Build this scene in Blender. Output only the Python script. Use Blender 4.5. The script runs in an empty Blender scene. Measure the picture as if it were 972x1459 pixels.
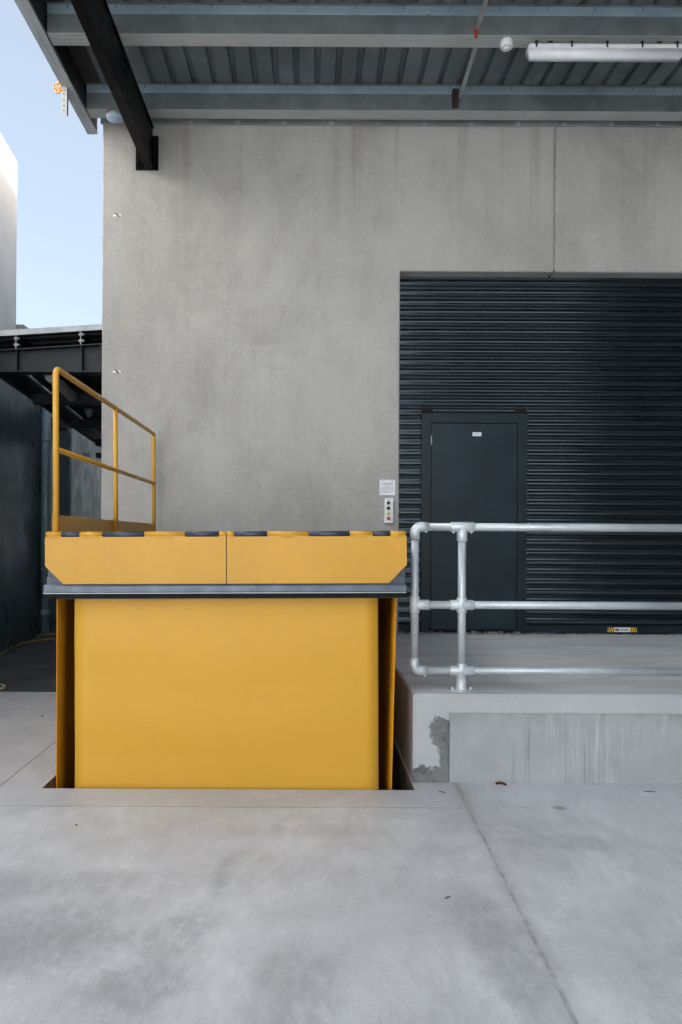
import bpy, bmesh, math, random
from mathutils import Vector, Matrix
R = math.radians
rnd = random.Random(7)
scene = bpy.context.scene
C = scene.collection

# ------------------------------------------------------------------ survey
EYE = 1.57          # eye height; dock is 1.0 m below
F = 1000.0          # focal length in photo pixels (972 x 1459)
VX, VY, ROLL = 440.0, 766.0, 0.005

def at(px, py, Y):
    dx, dy = px - VX, py - VY
    ux, uy = dx + ROLL * dy, dy - ROLL * dx
    return Vector((ux * Y / F, Y, EYE - uy * Y / F))

DOCK = 0.57
WALL = 7.22         # front face of warehouse wall
PIT0 = 4.373        # front lip of the pit
DOCKY = 4.505       # front face of dock

# ------------------------------------------------------------------ shaders
class G:
    def __init__(s, name):
        s.m = bpy.data.materials.new(name); s.m.use_nodes = True
        s.t = s.m.node_tree; s.n = s.t.nodes; s.l = s.t.links
        s.b = s.n['Principled BSDF']
        s.co = s.n.new('ShaderNodeNewGeometry').outputs['Position']
    def lk(s, a, b):
        if hasattr(a, 'links') or hasattr(a, 'is_linked'): s.l.new(a, b)
        else: b.default_value = a
    def node(s, t, **k):
        n = s.n.new(t)
        for a, v in k.items(): setattr(n, a, v)
        return n
    def math(s, op, a, b=0.0, c=0.0, clamp=False):
        n = s.node('ShaderNodeMath', operation=op, use_clamp=clamp)
        s.lk(a, n.inputs[0]); s.lk(b, n.inputs[1]); s.lk(c, n.inputs[2])
        return n.outputs[0]
    def map(s, scale=(1,1,1), loc=(0,0,0), rot=(0,0,0), co=None):
        n = s.node('ShaderNodeMapping'); s.lk(co or s.co, n.inputs['Vector'])
        n.inputs['Scale'].default_value = scale; n.inputs['Location'].default_value = loc
        n.inputs['Rotation'].default_value = rot
        return n.outputs[0]
    def noise(s, scale=5, detail=4, rough=.55, co=None, dist=0.0):
        n = s.node('ShaderNodeTexNoise'); s.lk(co or s.co, n.inputs['Vector'])
        n.inputs['Scale'].default_value = scale; n.inputs['Detail'].default_value = detail
        n.inputs['Roughness'].default_value = rough; n.inputs['Distortion'].default_value = dist
        return n.outputs['Fac']
    def voro(s, scale=20, co=None, feat='F1'):
        n = s.node('ShaderNodeTexVoronoi', feature=feat); s.lk(co or s.co, n.inputs['Vector'])
        n.inputs['Scale'].default_value = scale
        return n.outputs['Distance']
    def ramp(s, v, a, b, lo=0.0, hi=1.0, smooth=True):
        n = s.node('ShaderNodeMapRange', interpolation_type='SMOOTHSTEP' if smooth else 'LINEAR')
        s.lk(v, n.inputs['Value'])
        for k, x in zip(('From Min','From Max','To Min','To Max'), (a, b, lo, hi)):
            n.inputs[k].default_value = x
        return n.outputs[0]
    def mix(s, fac, a, b):
        n = s.node('ShaderNodeMix', data_type='RGBA')
        s.lk(fac, n.inputs[0])
        for v, i in ((a, 6), (b, 7)):
            if isinstance(v, tuple): n.inputs[i].default_value = (*v, 1)
            else: s.l.new(v, n.inputs[i])
        return n.outputs[2]
    def xyz(s):
        n = s.node('ShaderNodeSeparateXYZ'); s.l.new(s.co, n.inputs[0]); return n.outputs
    def bump(s, h, strength=.2, dist=.01):
        n = s.node('ShaderNodeBump'); n.inputs['Strength'].default_value = strength
        n.inputs['Distance'].default_value = dist
        s.l.new(h, n.inputs['Height']); s.l.new(n.outputs[0], s.b.inputs['Normal'])
    def set(s, col=None, rough=None, metal=None, **k):
        if col is not None:
            if isinstance(col, tuple): s.b.inputs['Base Color'].default_value = (*col, 1)
            else: s.l.new(col, s.b.inputs['Base Color'])
        if rough is not None: s.lk(rough, s.b.inputs['Roughness'])
        if metal is not None: s.b.inputs['Metallic'].default_value = metal
        for a, v in k.items(): s.lk(v, s.b.inputs[a.replace('_', ' ')])
        return s.m

def plain(name, col, rough=.5, metal=0, var=.06, scale=9, bump=0.0, bscale=60, **k):
    g = G(name)
    n = g.noise(scale, 5)
    d = tuple(max(0, c * (1 - var * 2)) for c in col); h = tuple(min(1, c * (1 + var * 1.6)) for c in col)
    g.set(g.mix(g.ramp(n, .3, .7), d, h), g.ramp(g.noise(scale * 2.3, 4), .3, .7, max(.02, rough - .07), rough + .07), metal, **k)
    if bump: g.bump(g.noise(bscale, 3), bump, .004)
    return g.m

M = {}
# --- precast wall: broomed vertical streaks over big soft blotches
def wall_mat():
    g = G('precast_concrete')
    big = g.noise(.55, 5, .55, g.map((1, 1, .8)), .4)
    mid = g.noise(2.6, 6, .62, g.map((1, 1, .45)), .3)
    st = g.noise(1, 4, .6, g.map((120, 120, 1.3)))
    st2 = g.noise(1, 4, .6, g.map((15, 15, .22)))
    fine = g.noise(170, 2, .6)
    v = g.math('MULTIPLY_ADD', big, .52, g.math('MULTIPLY', mid, .42))
    v = g.math('MULTIPLY_ADD', st, .12, v); v = g.math('MULTIPLY_ADD', st2, .05, v); v = g.math('ADD', v, .055); v = g.math('MULTIPLY_ADD', g.noise(48, 5, .78), .42, g.math('SUBTRACT', v, .21)); v = g.math('ADD', v, .09)
    v = g.math('MULTIPLY_ADD', fine, .2, g.math('SUBTRACT', v, .04))
    c = g.mix(g.ramp(v, .54, .86, 0, 1, False), (.232, .224, .210), (.395, .385, .367))
    cl = g.ramp(g.noise(1.1, 6, .68, g.map(loc=(4, 2, 7)), .8), .46, .66)
    c = g.mix(g.math('MULTIPLY', cl, .35), c, (.43, .422, .406))
    # pores
    po = g.math('MAXIMUM', g.ramp(g.voro(24), .05, .10, 1, 0), g.ramp(g.voro(7, g.map(loc=(3, 3, 3))), .03, .06, 1, 0))
    po = g.math('MULTIPLY', po, g.ramp(g.noise(3.1, 2), .56, .66))
    c = g.mix(g.math('MULTIPLY', po, .6), c, (.13, .125, .12))
    x, y, z = g.xyz()
    # faint run-off stains below the eave
    run = g.math('MULTIPLY', g.ramp(g.noise(1, 3, .6, g.map((7, 7, .25))), .5, .75), g.ramp(z, 4.4, 5.7))
    c = g.mix(g.math('MULTIPLY', run, .38), c, (.19, .165, .13))
    # ghost ring left by a formwork cone, scuffed text marks
    for cx, cz, r in ((-1.205, 2.71, .045),):
        d = g.math('SQRT', g.math('ADD', g.math('POWER', g.math('SUBTRACT', x, cx), 2), g.math('POWER', g.math('SUBTRACT', z, cz), 2)))
        ring = g.ramp(g.math('ABSOLUTE', g.math('SUBTRACT', d, r)), .003, .014, 1, 0)
        c = g.mix(g.math('MULTIPLY', ring, .28), c, (.16, .155, .15))
        c = g.mix(g.math('MULTIPLY', g.ramp(d, .0, r, .25, 0), 1), c, (.2, .195, .19))
    for cx, cz, w, h in ((.55, 5.42, .11, .022), (-1.30, 5.41, .10, .03), (-.3, 3.31, .10, .008), (.95, 5.1, .03, .1)):
        e = g.math('MAXIMUM', g.math('DIVIDE', g.math('ABSOLUTE', g.math('SUBTRACT', x, cx)), w), g.math('DIVIDE', g.math('ABSOLUTE', g.math('SUBTRACT', z, cz)), h))
        m = g.math('MULTIPLY', g.ramp(e, .7, 1.1, 1, 0), g.ramp(g.noise(60, 3, .6, g.map((1, 1, 2.5))), .5, .62))
        c = g.mix(g.math('MULTIPLY', m, .5), c, (.13, .12, .11))
    g.set(c, g.ramp(mid, .3, .7, .72, .9), 0)
    g.bump(g.math('MULTIPLY_ADD', st, .5, g.math('MULTIPLY', fine, 1.0)), .35, .006)
    return g.m
M['wall'] = wall_mat()

def ell(g, x, y, cx, cy, a, b, ang, nz, soft=.55):
    ca, sa = math.cos(ang), math.sin(ang)
    ux = g.math('SUBTRACT', x, cx); uy = g.math('SUBTRACT', y, cy)
    p = g.math('DIVIDE', g.math('ADD', g.math('MULTIPLY', ux, ca), g.math('MULTIPLY', uy, sa)), a)
    q = g.math('DIVIDE', g.math('SUBTRACT', g.math('MULTIPLY', uy, ca), g.math('MULTIPLY', ux, sa)), b)
    d = g.math('SQRT', g.math('ADD', g.math('MULTIPLY', p, p), g.math('MULTIPLY', q, q)))
    d = g.math('ADD', d, g.math('MULTIPLY', g.math('SUBTRACT', nz, .5), 2.4))
    return g.ramp(d, 1 - soft, 1 + soft, 1, 0)

def gpt(px, py):
    dx, dy = px - VX, py - VY
    uy = dy - ROLL * dx; Y = EYE * F / uy
    return ((dx + ROLL * dy) * Y / F, Y)

def yard_mat():
    g = G('yard_concrete')
    x, y, z = g.xyz()
    big = g.noise(.9, 6, .6, g.map((1, .8, 1)), .6)
    mid = g.noise(3.4, 7, .65, None, .5)
    tro = g.noise(1, 5, .62, g.map((14, 5, 1), rot=(0, 0, .3)), .5)
    fine = g.noise(230, 2, .6)
    v = g.math('MULTIPLY_ADD', big, .42, g.math('MULTIPLY', mid, .42))
    v = g.math('MULTIPLY_ADD', tro, .22, v); v = g.math('MULTIPLY_ADD', fine, .16, v); v = g.math('MULTIPLY_ADD', g.noise(85, 5, .78), .55, g.math('SUBTRACT', v, .285))
    c = g.mix(g.ramp(v, .47, .74, 0, 1, False), (.385, .393, .415), (.555, .565, .588))
    pale = g.ramp(g.noise(1.5, 10, .74, g.map((1, .7, 1), loc=(3, 8, 0), rot=(0, 0, .5)), .7), .46, .64)
    pale = g.math('MULTIPLY', pale, g.ramp(g.noise(1, 8, .7, g.map((16, 7, 1), rot=(0, 0, -.3)), .4), .34, .6, .35, 1))
    c = g.mix(g.math('MULTIPLY', pale, .55), c, (.65, .657, .68))
    # darker damp-looking patches where the trowel burnished the slab
    nz = g.noise(2.6, 10, .72, None, .5)
    patches = [(50, 1340, .36, .26, .2, .8), (185, 1415, .20, .17, .6, .8), (255, 1330, .11, .20, -.45, .7), (318, 1245, .05, .20, -.05, .6),
               (425, 1400, .16, .26, 0, .6), (720, 1350, .11, .40, .12, .75), (60, 1260, .5, .12, .1, .5), (700, 1180, .3, .10, .1, .4), (800, 1200, .35, .09, -.05, .5),
               (460, 1185, .25, .08, .05, .4), (620, 1210, .16, .1, .3, .4), (940, 1330, .2, .3, 0, .35)]
    tot = None
    for px, py, a, b, an, w in patches:
        cx, cy = gpt(px, py)
        m = g.math('MULTIPLY', ell(g, x, y, cx, cy, a, b, an, nz), w)
        tot = m if tot is None else g.math('MAXIMUM', tot, m)
    tot = g.math('MULTIPLY', tot, g.ramp(g.noise(1, 8, .75, g.map((19, 10, 1), rot=(0, 0, .4)), .3), .3, .62, .25, 1))
    c = g.mix(g.math('MULTIPLY', tot, .9), c, (.275, .282, .298))
    # white drag scratches
    sc = g.noise(1, 3, .6, g.map((2.0, 75, 1), rot=(0, 0, -.35)), .2)
    sc2 = g.noise(1, 3, .6, g.map((60, 1.7, 1), rot=(0, 0, .12)), .3)
    s = g.math('MULTIPLY', g.ramp(g.math('MAXIMUM', sc, sc2), .68, .76), g.ramp(g.noise(2, 3), .45, .65))
    c = g.mix(g.math('MULTIPLY', s, .5), c, (.62, .62, .64))
    sp = g.math('MULTIPLY', g.ramp(g.voro(16), .02, .05, 1, 0), g.ramp(g.noise(5, 2), .6, .66))
    c = g.mix(g.math('MULTIPLY', sp, .7), c, (.12, .11, .10))
    sp2 = g.math('MULTIPLY', g.ramp(g.voro(55), .05, .11, 1, 0), g.ramp(g.noise(7, 3), .56, .62))
    c = g.mix(g.math('MULTIPLY', sp2, .45), c, (.2, .19, .18))
    # joints
    wob = g.math('MULTIPLY', g.math('SUBTRACT', g.noise(5, 5, .7), .5), .022)
    def joint(d, w, mask, col, amt):
        global _h
        jm = g.math('MULTIPLY', g.ramp(d, w * .35, w, 1, 0), mask)
        return g.mix(g.math('MULTIPLY', jm, amt), c, col), jm
    jx = g.math('ADD', g.math('MULTIPLY_ADD', y, .033, .803), wob)
    dR = g.math('ABSOLUTE', g.math('SUBTRACT', x, jx))
    mR = g.math('MULTIPLY', g.ramp(y, 4.52, 4.50), g.ramp(y, -1, -.5))
    halo = g.math('MULTIPLY', g.math('MULTIPLY', g.ramp(dR, .0, .075, 1, 0), mR), g.ramp(g.noise(4, 5, .7), .3, .65))
    c = g.mix(g.math('MULTIPLY', halo, .5), c, (.25, .252, .26))
    c, j1 = joint(dR, .013, mR, (.22, .218, .22), g.ramp(g.noise(9, 5, .75), .36, .62, .08, .7))
    filler = g.math('MULTIPLY', g.ramp(g.math('ABSOLUTE', g.math('SUBTRACT', dR, .014)), .003, .012, 1, 0), g.ramp(y, 3.7, 4.2))
    c = g.mix(g.math('MULTIPLY', filler, .55), c, (.36, .32, .27))
    dF = g.math('ABSOLUTE', g.math('SUBTRACT', y, g.math('MULTIPLY_ADD', wob, .35, 4.085)))
    mF = g.ramp(x, .93, .9)
    c, j2 = joint(dF, .007, mF, (.19, .185, .18), g.ramp(g.noise(6, 4, .7), .3, .6, .3, .9))
    strip = g.math('MULTIPLY', g.math('MULTIPLY', g.ramp(y, 4.08, 4.10), mF), g.ramp(x, -2.6, -2.5))
    c = g.mix(g.math('MULTIPLY', strip, .30), c, (.41, .405, .39))
    dL = g.math('ABSOLUTE', g.math('SUBTRACT', x, g.math('MULTIPLY_ADD', wob, .3, -1.93)))
    mL = g.ramp(y, 4.05, 4.1)
    c, j3 = joint(dL, .010, mL, (.17, .165, .16), .7)
    # tan drips on the right
    tx, ty = gpt(798, 1151)
    d = ell(g, x, y, tx, ty, .045, .035, 0, nz, .4)
    c = g.mix(g.math('MULTIPLY', d, .7), c, (.24, .2, .16))
    g.set(c, g.ramp(mid, .3, .7, .5, .75), 0)
    g.bump(g.math('SUBTRACT', g.math('MULTIPLY_ADD', fine, .3, g.math('MULTIPLY', tro, .5)), g.math('MAXIMUM', g.math('MAXIMUM', j1, j2), j3)), .18, .006)
    return g.m
M['yard'] = yard_mat()

def dock_face_mat():
    g = G('dock_wall_concrete')
    x, y, z = g.xyz()
    mid = g.noise(3.2, 7, .65, None, .5); fine = g.noise(90, 5, .75)
    v = g.math('MULTIPLY_ADD', mid, .6, g.math('MULTIPLY', fine, .38))
    c = g.mix(g.ramp(v, .3, .65, 0, 1, False), (.29, .30, .31), (.40, .415, .425))
    # lime streaks running down
    zj = g.math('ADD', z, g.math('MULTIPLY', g.noise(14, 3), .05))
    st = g.math('MULTIPLY', g.ramp(g.noise(1, 3, .65, g.map((34, 34, 1.1))), .52, .68), g.ramp(g.noise(1.3, 2), .42, .6))
    c = g.mix(g.math('MULTIPLY', st, .55), c, (.50, .51, .52))
    dk = g.math('MULTIPLY', g.ramp(g.noise(1, 3, .65, g.map((22, 22, .9), loc=(5, 3, 0))), .56, .7), g.ramp(g.noise(1.1, 2, .5, g.map(loc=(9, 0, 0))), .4, .62))
    c = g.mix(g.math('MULTIPLY', dk, .55), c, (.18, .185, .185))
    gr = g.math('MULTIPLY', g.ramp(g.noise(6, 5, .7), .4, .62), g.ramp(z, .34, .43))
    c = g.mix(g.math('MULTIPLY', gr, .45), c, (.22, .23, .2))
    po = g.math('MULTIPLY', g.ramp(g.voro(22), .04, .08, 1, 0), g.ramp(g.noise(4, 2), .56, .64))
    c = g.mix(g.math('MULTIPLY', po, .6), c, (.12, .12, .12))
    g.set(c, .8, 0)
    g.bump(g.math('MULTIPLY_ADD', fine, .5, mid), .3, .008)
    return g.m
M['dock_face'] = dock_face_mat()

def dock_top_mat():
    g = G('dock_slab_concrete')
    x, y, z = g.xyz()
    mid = g.noise(2.4, 7, .62, g.map((.6, 2.2, 1)), .4); fine = g.noise(90, 5, .75)
    v = g.math('MULTIPLY_ADD', mid, .6, g.math('MULTIPLY', fine, .38))
    c = g.mix(g.ramp(v, .34, .66, 0, 1, False), (.37, .38, .395), (.475, .485, .50))
    po = g.math('MULTIPLY', g.ramp(g.voro(26), .05, .09, 1, 0), g.ramp(g.noise(4, 2), .55, .63))
    c = g.mix(g.math('MULTIPLY', po, .6), c, (.14, .14, .14))
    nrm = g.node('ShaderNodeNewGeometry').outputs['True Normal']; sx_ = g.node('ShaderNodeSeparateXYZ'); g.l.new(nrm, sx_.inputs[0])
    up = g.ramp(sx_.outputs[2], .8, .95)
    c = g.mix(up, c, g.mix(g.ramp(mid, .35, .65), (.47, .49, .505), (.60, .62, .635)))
    # broken-out render on the corner pier showing dark rough concrete
    nz = g.noise(11, 6, .68, None, .4)
    fr = g.ramp(y, DOCKY + .03, DOCKY + .01)
    def e(cx, cz, a, b, an): return ell(g, x, z, cx, cz, a, b, an, nz, .12)
    p = g.math('MAXIMUM', g.math('MAXIMUM', e(.870, .335, .075, .085, 0), e(.905, .22, .035, .14, .1)), g.math('MAXIMUM', e(.77, .015, .25, .095, .08), e(.895, .10, .05, .16, .1)))
    p = g.math('MULTIPLY', g.math('MULTIPLY', p, fr), g.ramp(x, .925, .912))
    dark = g.mix(g.ramp(g.noise(60, 6, .75), .35, .65), (.035, .035, .032), (.13, .13, .125))
    dark = g.mix(g.ramp(g.noise(7, 4, .6), .42, .62, 0, .6), dark, (.20, .205, .205))
    c = g.mix(g.math('MULTIPLY', p, .92), c, dark)
    g.set(c, g.ramp(y, DOCKY, DOCKY + .05, .85, .62), 0)
    g.bump(g.math('SUBTRACT', g.math('MULTIPLY', fine, .4), g.math('MULTIPLY', p, g.math('ADD', .7, g.noise(50, 4)))), .3, .008)
    return g.m
M['dock_top'] = dock_top_mat()

def asphalt_mat():
    g = G('asphalt')
    s = g.voro(130); n = g.noise(1.6, 5, .6)
    c = g.mix(g.ramp(s, .1, .7), (.085, .09, .095), (.03, .033, .036))
    c = g.mix(g.ramp(n, .4, .65, 0, .5), c, (.11, .115, .12))
    sp = g.math('MULTIPLY', g.ramp(g.voro(60), .1, .16, 1, 0), g.ramp(g.noise(20, 2), .58, .64))
    c = g.mix(sp, c, (.3, .31, .32))
    g.set(c, .8, 0); g.bump(s, .6, .01)
    return g.m
M['asphalt'] = asphalt_mat()

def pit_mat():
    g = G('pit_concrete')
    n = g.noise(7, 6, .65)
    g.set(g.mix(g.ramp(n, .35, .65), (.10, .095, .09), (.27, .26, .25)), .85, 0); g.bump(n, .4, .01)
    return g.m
M['pit'] = pit_mat()

def galv(name, lo, hi, rough, metal, spangle=45):
    g = G(name)
    a = g.noise(spangle, 3, .6); b = g.noise(3, 5, .6)
    v = g.math('MULTIPLY_ADD', a, .25, g.math('MULTIPLY', b, .75))
    g.set(g.mix(g.ramp(v, .35, .65), lo, hi), g.ramp(b, .3, .7, rough - .08, rough + .1), metal)
    return g.m
M['pipe'] = galv('galvanised_pipe', (.40, .44, .47), (.54, .58, .61), .42, .4)
M['fitting'] = galv('galvanised_fitting', (.46, .50, .53), (.60, .64, .67), .48, .4, 90)
M['purlin'] = plain('purlin_web_shaded', (.15, .175, .18), .5, .3, .10, 5)  # web: same steel as the flange, its dark reflections put into the colour
M['flange'] = galv('purlin_flange_lit', (.40, .42, .41), (.47, .49, .48), .45, .3, 40)  # same steel as the web, paler to paint in light off the ground
M['purlin_lip'] = galv('purlin_lip_sheen', (.20, .28, .34), (.27, .36, .42), .4, .2, 40)  # bluish brightness along the web top put into the lip colour
M['strap'] = galv('galvanised_strap', (.30, .32, .32), (.42, .44, .44), .5, .4, 60)
M['sheet'] = plain('roof_sheet', (.15, .17, .18), .5, .15, .12, 2.2)
M['barge'] = plain('barge_metal', (.46, .50, .53), .45, .1, .08, 3)
M['black'] = plain('black_steel', (.006, .005, .005), .42, 0, .2, 9, .08, Specular_IOR_Level=.1)
M['bracket_dark'] = plain('bracket_dark', (.03, .026, .022), .5, 0, .2)

def yellow(name, col, rough, rib=False, dirt=.12):
    g = G(name)
    n = g.noise(1.8, 5, .6); n2 = g.noise(14, 5, .65)
    v = g.math('MULTIPLY_ADD', n, .6, g.math('MULTIPLY', n2, .35))
    d = tuple(c * (1 - dirt) for c in col); h = tuple(c * (1 + dirt * .6) for c in col)
    c = g.mix(g.ramp(v, .25, .7), d, h)
    sp = g.math('MULTIPLY', g.ramp(g.voro(15), .015, .03, 1, 0), g.ramp(g.noise(4, 2), .6, .66))
    c = g.mix(g.math('MULTIPLY', sp, .5), c, (.2, .12, .03))
    if rib:
        st = g.noise(1, 3, .6, g.map((.7, .7, 26)))
        c = g.mix(g.ramp(st, .45, .75, 0, .10), c, tuple(k * .78 for k in col))
        sc = g.noise(1, 3, .6, g.map((1.2, 1.2, 120)))
        c = g.mix(g.ramp(sc, .66, .78, 0, .3), c, tuple(min(1, k * 1.25) for k in col))
        g.bump(g.math('MULTIPLY_ADD', st, 1, g.math('MULTIPLY', n, 1.5)), .10, .006)
    else:
        g.bump(g.noise(130, 3), .035, .002)
    g.set(c, g.ramp(n2, .3, .7, rough - .06, rough + .1), 0, Specular_IOR_Level=.35)
    return g.m
M['yellow'] = yellow('yellow_paint', (.53, .272, .026), .38)
M['skirt'] = yellow('yellow_skirt_vinyl', (.60, .315, .028), .42, True, .03)
M['side_vinyl'] = plain('side_skirt_vinyl', (.64, .25, .010), .6, 0, .06, 4, Specular_IOR_Level=.2)
M['rail_yellow'] = yellow('yellow_handrail_paint', (.64, .33, .040), .38)
M['grey_steel'] = plain('blue_grey_steel', (.045, .056, .078), .40, .2, .12, 8)
M['bar_steel'] = plain('buffer_bar_steel', (.085, .105, .135), .34, .4, .1, 8)
M['rubber'] = plain('black_rubber', (.008, .008, .009), .7, 0, .2, 20, Specular_IOR_Level=.15)

def curtain_mat():
    g = G('roller_curtain_paint')
    x, y, z = g.xyz()
    n = g.noise(4, 5, .65); n2 = g.noise(1, 4, .7, g.map((22, 22, 160)))
    c = g.mix(g.ramp(n, .35, .65), (.0016, .0025, .0035), (.0030, .0045, .006))
    dust = g.math('MULTIPLY', g.ramp(n2, .62, .7), g.ramp(g.noise(1.7, 3), .48, .62))
    c = g.mix(g.math('MULTIPLY', dust, .10), c, (.16, .16, .16))
    g.set(c, g.ramp(n, .3, .7, .12, .18), 0, IOR=2.0)
    g.b.inputs['Specular Tint'].default_value = (.72, .9, 1, 1)
    return g.m
M['curtain'] = curtain_mat()
def leaf_mat(name, col):
    g = G(name)
    n = g.noise(3, 5, .6); d = g.noise(90, 3, .6)
    c = g.mix(g.ramp(n, .35, .65), tuple(k * .85 for k in col), tuple(k * 1.15 for k in col))
    sp = g.math('MULTIPLY', g.ramp(g.voro(45), .06, .12, 1, 0), g.ramp(g.noise(3.2, 3), .56, .66))
    c = g.mix(g.math('MULTIPLY', sp, .3), c, (.16, .17, .18))
    g.set(c, g.ramp(n, .3, .7, .36, .5), 0, Specular_IOR_Level=.28); g.bump(d, .05, .003)
    return g.m
M['leaf'] = leaf_mat('door_paint', (.009, .021, .030))
M['frame'] = leaf_mat('door_frame_paint', (.008, .018, .026))
M['brush'] = plain('brush_debris', (.17, .18, .19), .9, 0, .4, 60)

M['white_plastic'] = plain('white_plastic', (.72, .72, .74), .4, 0, .03)
M['panel_white'] = plain('panel_white', (.70, .70, .72), .4, 0, .03)
M['paper'] = plain('paper', (.70, .71, .74), .6, 0, .03)
M['print'] = plain('grey_print', (.33, .35, .38), .6, 0, .1)
M['navy'] = plain('navy_button', (.012, .014, .03), .3, 0, .1)
M['green'] = plain('green_button', (.42, .48, .16), .35, 0, .1)
M['red'] = plain('red_button', (.50, .012, .025), .32, 0, .1)
M['diffuser'] = plain('frosted_diffuser', (.74, .75, .80), .35, 0, .03)
M['lamp_dome'] = plain('opal_dome', (.42, .55, .70), .2, 0, .08)
M['orange'] = plain('orange_hook_paint', (.75, .32, .04), .4, 0, .1)
M['red_paint'] = plain('red_marker_paint', (.42, .02, .015), .5, 0, .1)
M['clad_dark'] = plain('dark_cladding', (.055, .088, .112), .32, 0, .03, 1.2, Specular_IOR_Level=.3)
M['clad_pipe'] = plain('downpipe_paint', (.17, .26, .31), .35, 0, .08)
M['clad_white'] = plain('white_cladding', (.74, .74, .74), .5, 0, .04, 1)
M['side_steel'] = plain('charcoal_steel', (.012, .017, .021), .5, 0, .12, 6, Specular_IOR_Level=.25)
M['side_under'] = plain('dark_soffit', (.012, .013, .013), .6, 0, .15, 6)
M['side_light'] = plain('pale_plate', (.33, .36, .37), .5, 0, .1, 8)
M['tilt'] = plain('pale_bounce_panel', (.41, .45, .48), .7, 0, .05, 1)  # cool pale face of the added bounce block only
M['hose_y'] = plain('yellow_hose', (.30, .22, .06), .5, 0, .15)
M['hose_t'] = plain('tan_hose', (.36, .30, .22), .5, 0, .12)
M['leaf_litter'] = plain('dry_leaf', (.20, .06, .025), .6, 0, .3, 80)
M['twig'] = plain('dry_twig', (.07, .055, .045), .8, 0, .3, 80)
M['tyellow'] = plain('tape_yellow', (.75, .52, .03), .5, 0, .05)
M['tblack'] = plain('tape_black', (.012, .012, .012), .5, 0, .05)
M['sealant'] = plain('joint_sealant', (.27, .265, .255), .8, 0, .1)

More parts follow.
